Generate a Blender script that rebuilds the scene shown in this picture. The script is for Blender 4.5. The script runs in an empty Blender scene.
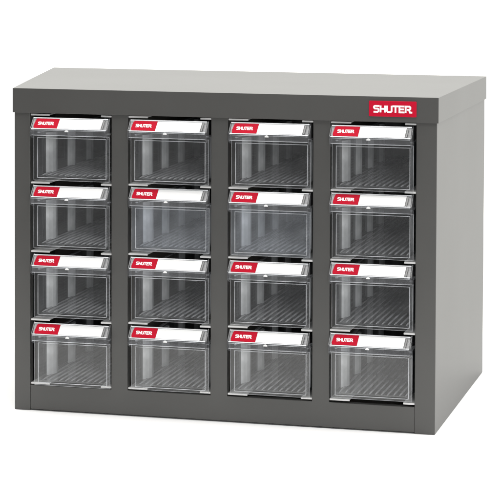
import bpy, bmesh, math, random
from mathutils import Vector, Matrix
random.seed(4)
S = bpy.context.scene
COL = S.collection

# ------------------------------------------------------------------ camera
cam_d = bpy.data.cameras.new('camera'); cam = bpy.data.objects.new('camera', cam_d)
COL.objects.link(cam); S.camera = cam
r = Vector((0.96704721, 0.2545759, 0.00328547)); u = Vector((-0.01444719, 0.04198706, 0.9990137))
d = Vector((-0.25418687, 0.96614088, -0.04428137))
m = Matrix.Identity(4)
for i in range(3):
    m[i][0] = r[i]; m[i][1] = u[i]; m[i][2] = -d[i]
m.translation = Vector((1.06723055, -2.89021374, 0.67037115))
cam.matrix_world = m
cam_d.sensor_width = 36; cam_d.lens = 2238.97 / 500 * 36
cam_d.shift_x = (250 - 230.874) / 500; cam_d.shift_y = (23.516 - 250) / 500
cam_d.clip_start = 0.05; cam_d.clip_end = 200
S.render.resolution_x = 1024; S.render.resolution_y = 1024

# ------------------------------------------------------------------ light
w = bpy.data.worlds.new('World'); S.world = w; w.use_nodes = True
wb = w.node_tree.nodes['Background']
# white studio backdrop behind the cabinet, dim studio behind the camera
_N, _L = w.node_tree.nodes, w.node_tree.links
_tc = _N.new('ShaderNodeTexCoord'); _sx = _N.new('ShaderNodeSeparateXYZ'); _cr = _N.new('ShaderNodeValToRGB')
_L.new(_tc.outputs['Generated'], _sx.inputs[0])
_mr = _N.new('ShaderNodeMapRange'); _mr.inputs['From Min'].default_value = -1; _mr.inputs['From Max'].default_value = 1
_dt = _N.new('ShaderNodeVectorMath'); _dt.operation = 'DOT_PRODUCT'; _dt.inputs[1].default_value = (0.30, 0.95, 0)
_L.new(_tc.outputs['Generated'], _dt.inputs[0]); _L.new(_dt.outputs['Value'], _mr.inputs['Value']); _L.new(_mr.outputs['Result'], _cr.inputs['Fac'])
_cr.color_ramp.elements[0].position = 0.40; _cr.color_ramp.elements[0].color = (0.155, 0.155, 0.155, 1)
_cr.color_ramp.elements[1].position = 0.62; _cr.color_ramp.elements[1].color = (1, 0.995, 0.955, 1)
_L.new(_cr.outputs['Color'], wb.inputs[0]); wb.inputs[1].default_value = 1.85

def area(name, loc, target, size, sizey, power, colr=(1, 1, 1)):
    l = bpy.data.lights.new(name, 'AREA'); l.shape = 'RECTANGLE'; l.size = size; l.size_y = sizey
    l.energy = power; l.color = colr
    o = bpy.data.objects.new(name, l); COL.objects.link(o); o.location = loc
    o.rotation_euler = (Vector(target) - Vector(loc)).to_track_quat('-Z', 'Y').to_euler()
    return o
area('overhead_softbox', (0.45, -0.12, 2.6), (0.42, 0.05, 0.2), 3.2, 2.6, 140, (1, 0.99, 0.97))
area('front_fill', (1.9, -3.2, 0.75), (0.3, 0.2, 0.2), 0.9, 0.9, 36, (1, 1, 1))  # unseen lamp added to brighten the drawer interiors and the front

S.view_settings.view_transform = 'Standard'; S.view_settings.look = 'None'
S.view_settings.exposure = 0; S.view_settings.gamma = 1
S.render.engine = 'CYCLES'
S.cycles.max_bounces = 16; S.cycles.transparent_max_bounces = 40
S.cycles.glossy_bounces = 6; S.cycles.diffuse_bounces = 5

# ------------------------------------------------------------------ helpers
def tag(o, label=None, cat=None, group=None, kind=None):
    if label: o['label'] = label
    if cat: o['category'] = cat
    if group: o['group'] = group
    if kind: o['kind'] = kind
    return o

def empty(name, loc=(0, 0, 0)):
    o = bpy.data.objects.new(name, None); COL.objects.link(o); o.location = loc
    o.empty_display_size = 0.02
    return o

def box(bm, x0, x1, y0, y1, z0, z1, mi=0):
    vs = [bm.verts.new(p) for p in ((x0,y0,z0),(x1,y0,z0),(x1,y1,z0),(x0,y1,z0),(x0,y0,z1),(x1,y0,z1),(x1,y1,z1),(x0,y1,z1))]
    for f in ((0,3,2,1),(4,5,6,7),(0,1,5,4),(1,2,6,5),(2,3,7,6),(3,0,4,7)):
        bm.faces.new([vs[i] for i in f]).material_index = mi
    return vs

def prism(bm, pts, off, mi=0):
    """closed polygon pts (3D) swept by vector off"""
    a = [bm.verts.new(p) for p in pts]; b = [bm.verts.new(Vector(p) + Vector(off)) for p in pts]
    n = len(a)
    fs = [bm.faces.new(a), bm.faces.new(list(reversed(b)))]
    for i in range(n):
        fs.append(bm.faces.new((a[i], b[i], b[(i+1) % n], a[(i+1) % n])))
    for f in fs: f.material_index = mi

def mesh(name, bm, mats, parent=None, bevel=0, smooth=False, seg=2):
    bmesh.ops.recalc_face_normals(bm, faces=bm.faces)
    me = bpy.data.meshes.new(name); bm.to_mesh(me); bm.free()
    for mt in (mats if isinstance(mats, (list, tuple)) else [mats]): me.materials.append(mt)
    o = bpy.data.objects.new(name, me); COL.objects.link(o); o.parent = parent
    if bevel:
        b = o.modifiers.new('bevel', 'BEVEL'); b.width = bevel; b.segments = seg; b.limit_method = 'ANGLE'
        b.harden_normals = True
        for p in me.polygons: p.use_smooth = True
    if smooth:
        for p in me.polygons: p.use_smooth = True
    return o

# ------------------------------------------------------------------ materials
def newmat(name):
    mt = bpy.data.materials.new(name); mt.use_nodes = True
    return mt, mt.node_tree, mt.node_tree.nodes, mt.node_tree.links

def paint(name, c, rough, bump=0.06, metallic=0.0, scale=900, var=0.06):
    mt, nt, N, L = newmat(name)
    p = N['Principled BSDF']; p.inputs['Roughness'].default_value = rough; p.inputs['Metallic'].default_value = metallic
    tc = N.new('ShaderNodeTexCoord')
    n1 = N.new('ShaderNodeTexNoise'); n1.inputs['Scale'].default_value = scale; n1.inputs['Detail'].default_value = 2
    n2 = N.new('ShaderNodeTexNoise'); n2.inputs['Scale'].default_value = 6; n2.inputs['Detail'].default_value = 4
    L.new(tc.outputs['Object'], n1.inputs['Vector']); L.new(tc.outputs['Object'], n2.inputs['Vector'])
    cr = N.new('ShaderNodeValToRGB')
    cr.color_ramp.elements[0].position = 0.3; cr.color_ramp.elements[1].position = 0.7
    cr.color_ramp.elements[0].color = (*[v * (1 - var) for v in c], 1)
    cr.color_ramp.elements[1].color = (*[v * (1 + var) for v in c], 1)
    L.new(n2.outputs['Fac'], cr.inputs['Fac']); L.new(cr.outputs['Color'], p.inputs['Base Color'])
    mr = N.new('ShaderNodeMapRange'); mr.inputs['To Min'].default_value = rough - 0.03; mr.inputs['To Max'].default_value = rough + 0.03
    L.new(n2.outputs['Fac'], mr.inputs['Value']); L.new(mr.outputs['Result'], p.inputs['Roughness'])
    b = N.new('ShaderNodeBump'); b.inputs['Strength'].default_value = bump; b.inputs['Distance'].default_value = 0.0005
    L.new(n1.outputs['Fac'], b.inputs['Height']); L.new(b.outputs['Normal'], p.inputs['Normal'])
    return mt

def clear(name, tint, haze, rough=0.04, f0=0.04, hazecol=(0.8, 0.82, 0.85)):
    """thin clear moulded plastic: transparent + Fresnel reflection + a little milkiness"""
    mt, nt, N, L = newmat(name)
    N.remove(N['Principled BSDF']); out = N['Material Output']
    tr = N.new('ShaderNodeBsdfTransparent'); tr.inputs['Color'].default_value = (*tint, 1)
    df = N.new('ShaderNodeBsdfDiffuse'); df.inputs['Color'].default_value = (*hazecol, 1)
    gl = N.new('ShaderNodeBsdfGlossy'); gl.inputs['Roughness'].default_value = rough
    lw = N.new('ShaderNodeLayerWeight'); lw.inputs['Blend'].default_value = 0.5
    pw = N.new('ShaderNodeMath'); pw.operation = 'POWER'; pw.inputs[1].default_value = 5
    ma = N.new('ShaderNodeMath'); ma.operation = 'MULTIPLY_ADD'; ma.inputs[1].default_value = 1 - f0; ma.inputs[2].default_value = f0
    L.new(lw.outputs['Facing'], pw.inputs[0]); L.new(pw.outputs[0], ma.inputs[0])
    tc = N.new('ShaderNodeTexCoord'); nz = N.new('ShaderNodeTexNoise'); nz.inputs['Scale'].default_value = 26; nz.inputs['Detail'].default_value = 3
    L.new(tc.outputs['Object'], nz.inputs['Vector'])
    mr = N.new('ShaderNodeMapRange'); mr.inputs['From Min'].default_value = 0.3; mr.inputs['From Max'].default_value = 0.75
    mr.inputs['To Min'].default_value = haze * 0.55; mr.inputs['To Max'].default_value = haze * 1.45
    L.new(nz.outputs['Fac'], mr.inputs['Value'])
    bp = N.new('ShaderNodeBump'); bp.inputs['Strength'].default_value = 0.12; bp.inputs['Distance'].default_value = 0.002
    L.new(nz.outputs['Fac'], bp.inputs['Height']); L.new(bp.outputs['Normal'], gl.inputs['Normal'])
    m1 = N.new('ShaderNodeMixShader'); m2 = N.new('ShaderNodeMixShader')
    L.new(mr.outputs['Result'], m1.inputs[0]); L.new(tr.outputs[0], m1.inputs[1]); L.new(df.outputs[0], m1.inputs[2])
    L.new(ma.outputs[0], m2.inputs[0]); L.new(m1.outputs[0], m2.inputs[1]); L.new(gl.outputs[0], m2.inputs[2])
    L.new(m2.outputs[0], out.inputs['Surface'])
    return mt

M_paint = paint('dark_grey_powder_coat', (0.0600, 0.0592, 0.0565), 0.42)
M_in = paint('dark_grey_inside', (0.15, 0.139, 0.122), 0.5)
M_rail = paint('zinc_steel', (0.62, 0.62, 0.61), 0.35, metallic=0.0, scale=300)
M_red = paint('red_plastic', (0.50, 0.004, 0.026), 0.3, bump=0.0, var=0.02)
M_tag = paint('red_label_print', (0.43, 0.003, 0.020), 0.6, bump=0.0, var=0.02)
M_tag.node_tree.nodes['Principled BSDF'].inputs['Specular IOR Level'].default_value = 0.1
M_clip = paint('smoky_clip', (0.16, 0.16, 0.16), 0.3, bump=0.0)
M_red.node_tree.nodes['Principled BSDF'].inputs['Specular IOR Level'].default_value = 0.25
M_white = paint('white_print', (0.88, 0.88, 0.88), 0.5, bump=0.0, var=0.01)
M_card = paint('white_card', (0.74, 0.74, 0.74), 0.6, bump=0.02, var=0.01)
M_clear = clear('clear_styrene', (0.97, 0.975, 0.98), 0.038)
M_front = clear('clear_styrene_front', (0.975, 0.975, 0.975), 0.018, rough=0.03, f0=0.033)
M_reflect = clear('reflection_haze_front', (0.95, 0.96, 0.98), 0.07, rough=0.08, hazecol=(0.72, 0.76, 0.81))  # clear styrene with a brighter reflection painted in as bluish haze
M_edge = clear('lit_moulded_edge', (0.85, 0.86, 0.87), 0.45, rough=0.12, f0=0.08)  # whitish haze stands in for light piped to the plastic edges
M_rib = clear('frosted_rib', (0.9, 0.91, 0.93), 0.50, rough=0.2, f0=0.05, hazecol=(0.80, 0.81, 0.82))
M_slot = clear('lit_slot', (0.9, 0.92, 0.94), 0.78, rough=0.25, f0=0.06, hazecol=(0.76, 0.78, 0.79))  # strong pale haze stands in for light reflected off the slots
M_hood = clear('smoky_hood', (0.88, 0.88, 0.89), 0.06, rough=0.08, f0=0.05)
M_floor = paint('white_paper', (0.84, 0.84, 0.84), 0.8, bump=0.0, var=0.003)

# ------------------------------------------------------------------ setting
bm = bmesh.new()
box(bm, -0.6, 1.15, -0.62, 0.50, -0.02, 0)
tag(mesh('tabletop', bm, M_floor), kind='structure')

# ------------------------------------------------------------------ cabinet
W, H, D, LH = 0.586, 0.4450, 0.4297, 0.0336
FL = 0.0922                                   # plan: rear left corner stands this far out
E = 0.0022                                    # lid overhang
Z0 = 0.0008
XL = [0.0225 + 0.1403 * k for k in range(4)]; OW = 0.1170; OL = 0.1153
OB, OT = 0.0353, 0.4117
def xl(y): return -FL * y / D
cab = empty('drawer_cabinet', (0, 0, 0))
tag(cab, 'dark grey steel cabinet with a lipped lid, holding sixteen clear drawers', 'cabinet')

# side panels
bm = bmesh.new()
box(bm, W - 0.0012, W, 0.0004, D - 0.001, Z0, H - 0.003)
mesh('side_panel', bm, M_paint, cab, bevel=0.0004)
bm = bmesh.new()
prism(bm, [(xl(0.0004), 0.0004, Z0), (xl(0.0004) + 0.0012, 0.0004, Z0), (xl(D - .001) + 0.0012, D - 0.001, Z0), (xl(D - .001), D - 0.001, Z0)], (0, 0, H - 0.003 - Z0))
mesh('side_panel', bm, M_paint, cab, bevel=0.0004)
# back and bottom
bm = bmesh.new(); box(bm, xl(D) + 0.0015, W - 0.0014, D - 0.0025, D - 0.0013, Z0, H - 0.003); mesh('back_panel', bm, M_in, cab)
bm = bmesh.new()
prism(bm, [(0.0016, 0.014, 0.004), (W - 0.0016, 0.014, 0.004), (W - 0.0016, D - 0.003, 0.004), (xl(D - .003) + 0.0016, D - 0.003, 0.004)], (0, 0, 0.0012))
mesh('bottom_panel', bm, M_in, cab)
# front frame
bm = bmesh.new()
T = 0.012
box(bm, 0.0000, XL[0], 0, T, Z0 - 0.0006, H - 0.004)
mesh('corner_post', bm, M_paint, cab, bevel=0.0008, seg=3); bm = bmesh.new()
box(bm, XL[3] + OL, W - 0.0001, 0, T, Z0 - 0.0006, H - 0.004)
mesh('corner_post', bm, M_paint, cab, bevel=0.0008, seg=3)
# bottom rail and the three uprights are one pressed piece between the posts
ya = 0.0005; x0, x1, zt = XL[0] + 0.0001, XL[3] + OL - 0.0001, H - 0.004
pts = [(x0, Z0 + 0.0012), (x1, Z0 + 0.0012), (x1, OB)]
for k in (2, 1, 0): pts += [(XL[k+1], OB), (XL[k+1], zt), (XL[k] + OW, zt), (XL[k] + OW, OB)]
pts += [(x0, OB)]
bm = bmesh.new(); prism(bm, [(p[0], ya, p[1]) for p in pts], (0, T - 0.001 - ya, 0))
mesh('front_frame', bm, M_paint, cab, bevel=0.0007, seg=3)
# lid (folded tray turned upside down)
bm = bmesh.new()
def ring(z, e): return [(-e, -e, z), (W + e, -e, z), (W + e, D + e, z), (-FL - e, D + e, z)]
R = [ring(H - LH, E), ring(H, E), ring(H - 0.0012, E - 0.001), ring(H - LH, E - 0.001)]
V = [[bm.verts.new(p) for p in q] for q in R]
bm.faces.new(V[1]); bm.faces.new(list(reversed(V[2])))
for a, b in ((0, 1), (2, 3), (3, 0)):
    for i in range(4):
        j = (i + 1) % 4; bm.faces.new((V[a][i], V[a][j], V[b][j], V[b][i]))
mesh('lid', bm, M_paint, cab, bevel=0.0011, seg=3)
# partitions
for k in range(3):
    xc = XL[k] + OW + 0.0115
    bm = bmesh.new(); box(bm, xc - 0.0006, xc + 0.0006, T + 0.0005, D - 0.004, 0.0054, H - 0.005)
    mesh('partition', bm, M_in, cab)
# support rails
LEV = [[0.4079, 0.3143, 0.2195, 0.1250, 0.0368], [0.4082, 0.3158, 0.2212, 0.1268, 0.0372],
       [0.4083, 0.3161, 0.2223, 0.1288, 0.0375], [0.4081, 0.3180, 0.2251, 0.1310, 0.0382]]
for c in range(4):
    LV = [z + 0.0020 for z in LEV[c]]
    ow = OL if c == 3 else OW
    for z in LV:
        for side in (0, 1):
            bm = bmesh.new()
            if side == 0: x0, x1 = XL[c] + 0.0004, XL[c] + 0.0275
            else: x0, x1 = XL[c] + ow - 0.0155, XL[c] + ow - 0.0004
            box(bm, x0, x1, 0.0035, D - 0.02, z - 0.0012, z)
            box(bm, x0, x1, 0.0026, 0.0035, z - 0.0023, z)
            mesh('support_rail', bm, M_rail, cab)

# ------------------------------------------------------------------ lettering strokes
def stroke(bm, pts, t, depth, ox, oz, sx, sz):
    """thick polyline in the XZ plane, mitred; depth towards -Y"""
    P = [Vector((ox + p[0] * sx, oz + p[1] * sz)) for p in pts]
    n = len(P); Lft = []; Rgt = []
    for i in range(n):
        if i == 0: dd = (P[1] - P[0]).normalized(); nn = Vector((-dd.y, dd.x)); k = 1
        elif i == n - 1: dd = (P[-1] - P[-2]).normalized(); nn = Vector((-dd.y, dd.x)); k = 1
        else:
            a = (P[i] - P[i-1]).normalized(); b = (P[i+1] - P[i]).normalized()
            na = Vector((-a.y, a.x)); nb = Vector((-b.y, b.x)); nn = (na + nb).normalized(); k = 1 / max(0.5, nn.dot(na))
        Lft.append(P[i] + nn * t / 2 * k); Rgt.append(P[i] - nn * t / 2 * k)
    for i in range(n - 1):
        q = [Lft[i], Lft[i+1], Rgt[i+1], Rgt[i]]
        prism(bm, [(v.x, 0, v.y) for v in q], (0, -depth, 0))
# letters on a grid 0..1 wide, 0..1 high; the S flows into an h-like H as on the badge
GLY = [
    (0.00, [[(0.95, 0.93), (0.22, 0.93), (0.08, 0.84), (0.08, 0.66), (0.22, 0.54), (0.66, 0.54), (0.80, 0.44), (0.80, 0.20), (0.66, 0.07), (0.0, 0.07)]]),
    (1.02, [[(0.10, 1.0), (0.10, 0.0)], [(0.10, 0.52), (0.82, 0.52)], [(0.82, 1.0), (0.82, 0.0)]]),
    (2.06, [[(0.10, 1.0), (0.10, 0.20), (0.24, 0.07), (0.68, 0.07), (0.82, 0.20), (0.82, 1.0)]]),
    (3.00, [[(0.0, 0.93), (0.98, 0.93)], [(0.49, 0.93), (0.49, 0.0)]]),
    (4.02, [[(0.90, 0.93), (0.10, 0.93), (0.10, 0.07), (0.90, 0.07)], [(0.10, 0.51), (0.80, 0.51)]]),
    (5.00, [[(0.10, 0.0), (0.10, 0.93), (0.70, 0.93), (0.84, 0.82), (0.84, 0.60), (0.70, 0.47), (0.30, 0.47)], [(0.62, 0.47), (0.78, 0.07), (1.14, 0.07)]]),
]
def lettering(bm, x0, z0, width, height, wt, depth):
    sx = width / 6.14
    for off, strokes in GLY:
        for i, s in enumerate(strokes):
            stroke(bm, s, wt, depth + 0.00001 * i, x0 + off * sx, z0, sx, height)

# badge on the lid
bm = bmesh.new()
bx0, bx1, bz0, bz1 = 0.4959, 0.5592, 0.4187, 0.4393
rr = 0.0012; pts = []
for cx, cz, a0 in ((bx1 - rr, bz0 + rr, -90), (bx1 - rr, bz1 - rr, 0), (bx0 + rr, bz1 - rr, 90), (bx0 + rr, bz0 + rr, 180)):
    for k in range(5):
        a = math.radians(a0 + k * 22.5); pts.append((cx + rr * math.cos(a), -E - 0.0001, cz + rr * math.sin(a)))
prism(bm, pts, (0, -0.0012, 0))
badge = mesh('brand_badge', bm, M_red, cab, bevel=0.0003)
bm = bmesh.new(); lettering(bm, 0, 0, 0.0515, 0.0090, 0.00225, 0.0004)
lt = mesh('lettering', bm, M_white, badge); lt.location = (0.5021, -E - 0.00125, 0.4242)

# ------------------------------------------------------------------ drawer prototype (origin: left edge of opening, front plane, rail height T)
DW = OW
def make_drawer():
    root = empty('clear_drawer')
    pl, pr = 0.0054, 0.1150                    # front flange
    zt, zb = -0.0264, -0.0884
    # tray -----------------------------------------------------------
    wl, wr = 0.0100, 0.1112; yb = 0.395; t = 0.0018; zf = -0.0835; zw = -0.0240
    bm = bmesh.new()
    box(bm, wl, wl + t, 0.0, yb, zf, zw); box(bm, wr - t, wr, 0.0, yb, zf, zw)
    box(bm, wl + t, wr - t, yb - t, yb, zf, zw)
    box(bm, wl + t, wr - t, 0.0, yb - t, zf, zf + 0.0016)
    tray = mesh('tray', bm, M_clear, root)
    # floor ridges: one surface pattern
    bm = bmesh.new()
    n = 12
    for i in range(n):
        x = wl + 0.006 + i * (wr - wl - 0.012) / (n - 1)
        rows = []
        for y, h, k in ((0.0002, 0.0018, 0.6), (0.014, 0.0031, 1.0), (yb - 0.004, 0.0031, 1.0)):
            rows.append([bm.verts.new(q) for q in ((x - 0.0014 * k, y, zf + 0.0017), (x - 0.0005 * k, y, zf + h), (x + 0.0005 * k, y, zf + h), (x + 0.0014 * k, y, zf + 0.0017))])
        for a, b in zip(rows, rows[1:]):
            for q in range(4): bm.faces.new((a[q], a[(q + 1) % 4], b[(q + 1) % 4], b[q]))
    mesh('floor_ridges', bm, M_rib, tray)
    # rim along the tops of the side walls
    bm = bmesh.new()
    box(bm, wl - 0.0012, wl + t + 0.0004, 0.003, yb, zw + 0.0001, zw + 0.0016)
    box(bm, wr - t - 0.0004, wr + 0.0012, 0.003, yb, zw + 0.0001, zw + 0.0016)
    mesh('rim', bm, M_edge, tray)
    # slots for dividers; their pale plastic paints in reflected light
    for s, xw in ((1, wl + t), (-1, wr - t)):
        for y, wd in ((0.029, 0.040), (0.121, 0.027), (0.205, 0.024), (0.290, 0.022)):
            bm = bmesh.new()
            p = 0.0075 if y < 0.05 else 0.0060
            prof = [(0, 0.0001), (0.10, 0.35), (0.28, 0.78), (0.5, 1), (0.72, 0.9), (0.9, 0.5), (1, 0.0001)]
            prism(bm, [(xw + s * (0.0001 + p * q[1]), y + wd * q[0], zf + 0.002) for q in prof], (0, 0, zw - zf - 0.004))
            mesh('divider_slot', bm, M_slot, tray)
    # front panel ------------------------------------------------------
    bm = bmesh.new()
    box(bm, pl, pr, -0.0042, -0.0020, zb, zt)
    fp = mesh('front_panel', bm, M_front, root, bevel=0.0006)
    bm = bmesh.new()
    def frame(x0, x1, z0, z1, t, ya, yb):
        box(bm, x0, x0 + t, ya, yb, z0, z1); box(bm, x1 - t, x1, ya, yb, z0, z1)
        box(bm, x0 + t, x1 - t, ya, yb, z0, z0 + t); box(bm, x0 + t, x1 - t, ya, yb, z1 - t, z1)
    frame(wl + 0.0010, wr - 0.0008, zb + 0.0036, zt - 0.0030, 0.0008, -0.0050, -0.0043)
    frame(pl + 0.0003, pr - 0.0003, zb + 0.0003, zt - 0.0002, 0.0004, -0.0047, -0.0043)
    mesh('panel_bead', bm, M_edge, fp, bevel=0.0002, seg=1)
    # hood: sloping label strip, blunt nose, return -------------------
    hx0, hx1 = 0.0048, 0.1118
    A = (-0.0005, -0.0028); B = (-0.0115, -0.0176); Cc = (-0.0117, -0.0260)
    bm = bmesh.new()
    prof = [A, B, Cc, (-0.0103, -0.0260), (-0.0101, -0.0182), (0.0012, -0.0042)]
    prism(bm, [(hx0, p[0], p[1]) for p in prof], (hx1 - hx0, 0, 0))
    box(bm, hx0, hx1, -0.0101, -0.0050, -0.0262, -0.0250)
    hood = mesh('handle_hood', bm, M_hood, root, bevel=0.0004)
    # end cheeks of the hood
    for x in (hx0 - 0.0018, hx1 + 0.0003):
        bm = bmesh.new()
        prism(bm, [(x, p[0], p[1]) for p in ((0.002, -0.0014), (-0.0117, -0.0166), (-0.0125, -0.0266), (-0.0045, -0.0310), (0.002, -0.0310))], (0.0015, 0, 0))
        mesh('cheek', bm, M_hood, hood, bevel=0.0003, seg=1)
    # bright nose edges
    bm = bmesh.new()
    box(bm, hx0 + .0003, hx1 - .0003, -0.0122, -0.0118, -0.0260, -0.0254)
    box(bm, hx0 + .0003, hx1 - .0003, -0.0122, -0.0118, -0.0189, -0.0184)
    mesh('nose_bead', bm, M_edge, hood)
    # sloping frame for the label
    sl = Vector((0, B[0] - A[0], B[1] - A[1])); ln = sl.length; sl.normalize(); nrm = Vector((0, -sl.z * -1, 0))
    nrm = Vector((0, sl.z, -sl.y))            # outward (up and forward)
    if nrm.z < 0: nrm = -nrm
    O = Vector((0, A[0], A[1]))
    def sp(x, v, h): return tuple(O + Vector((x, 0, 0)) + sl * v + nrm * h)
    def patch(bm, poly, h0, h1): prism(bm, [sp(x, v, h0) for x, v in poly], tuple(nrm * (h1 - h0)))
    bm = bmesh.new()
    patch(bm, [(hx0, 0), (hx1, 0), (hx1, .0013), (hx0, .0013)], 0.0001, 0.0010)
    patch(bm, [(hx0, ln - .0012), (hx1, ln - .0012), (hx1, ln - .0001), (hx0, ln - .0001)], 0.0001, 0.0010)
    mesh('label_rail', bm, M_edge, hood)
    v0, v1 = 0.0018, ln - 0.0017
    la, lb, lc = 0.0092, 0.0430, 0.1052
    bm = bmesh.new()
    patch(bm, [(la, v0 + .002), (la + .0016, v0), (lb, v0), (lb - 0.0015, v1), (la - .0010, v1), (la - .0018, v1 - .003)], 0.0003, 0.0009)
    tagm = mesh('brand_tag', bm, M_tag, hood)
    bm = bmesh.new()
    patch(bm, [(lb + .0002, v0), (lc, v0), (lc - 0.0015, v1), (lb - 0.0013, v1)], 0.0003, 0.0007)
    mesh('label_card', bm, M_card, hood)
    bm = bmesh.new()
    lettering(bm, 0, 0, 0.0225, 0.0046, 0.00106, 0.00025)
    # lay the lettering on the slope: local XZ plane -> slope plane
    R = Matrix(((1, 0, 0), (0, -nrm.y, -sl.y), (0, -nrm.z, -sl.z))).to_4x4()
    o3 = Vector(sp(la + 0.0043, v1 - 0.0050, 0.00093))
    for v in bm.verts: v.co = (R @ v.co) + o3
    mesh('tag_lettering', bm, M_white, tagm)
    # dark end clip to the right of the card
    bm = bmesh.new()
    patch(bm, [(lc + .0016, v0 + .001), (lc + .0030, v0 + .001), (lc + .0016, v1 - .0005), (lc + .0002, v1 - .0005)], 0.0002, 0.0016)
    mesh('end_clip', bm, M_clip, hood)
    # small round finger nub under the middle of the label
    bm = bmesh.new(); pts = []
    for k in range(9):
        a = math.pi * k / 8; pts.append((0.0560 + 0.0028 * math.cos(a), -0.0130, -0.0205 + 0.0028 * math.sin(a)))
    prism(bm, pts, (0, 0.0007, 0))
    mesh('label_nub', bm, M_card, hood, bevel=0.0002, seg=1)
    # runners under the tray
    bm = bmesh.new()
    for x in (wl + .001, wr - .004): box(bm, x, x + 0.003, 0.015, yb - 0.01, -0.0940, zf - 0.0001)
    mesh('runner', bm, M_clear, tray)
    return root

def kids(o): return [c for c in bpy.data.objects if c.parent is o]
def copy_tree(o, parent=None):
    c = o.copy(); COL.objects.link(c); c.parent = parent
    for ch in kids(o): copy_tree(ch, c)
    return c
proto = make_drawer()
ROW = ['top row', 'second row', 'third row', 'bottom row']
COLN = ['leftmost column', 'second column from the left', 'third column from the left', 'rightmost column']
first = True
todo = [(rw, cl) for rw in range(4) for cl in range(4)]
src_kids = None
objs = [proto] + [copy_tree(proto) for _ in range(15)]
for o, (rw, cl) in zip(objs, todo):
    jx = (0.0017, 0.0008, 0.0, -0.0019)[cl] + random.uniform(-0.0005, 0.0005); jy = random.uniform(-0.0015, 0.0008)
    o.location = (XL[cl] + jx, jy, LEV[cl][rw])
    o.rotation_euler = (0, 0, random.uniform(-0.003, 0.003))
    tag(o, 'clear drawer with red and white label, %s, %s' % (ROW[rw], COLN[cl]), 'drawer', 'clear drawers in the grey cabinet')
# two fronts get a bluish haze painted in as stronger reflections
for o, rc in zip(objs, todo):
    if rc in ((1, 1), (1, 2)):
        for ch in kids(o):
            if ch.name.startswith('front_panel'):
                ch.material_slots[0].link = 'OBJECT'; ch.material_slots[0].material = M_reflect
                ch['label'] = 'front panel with a grey reflection painted in'
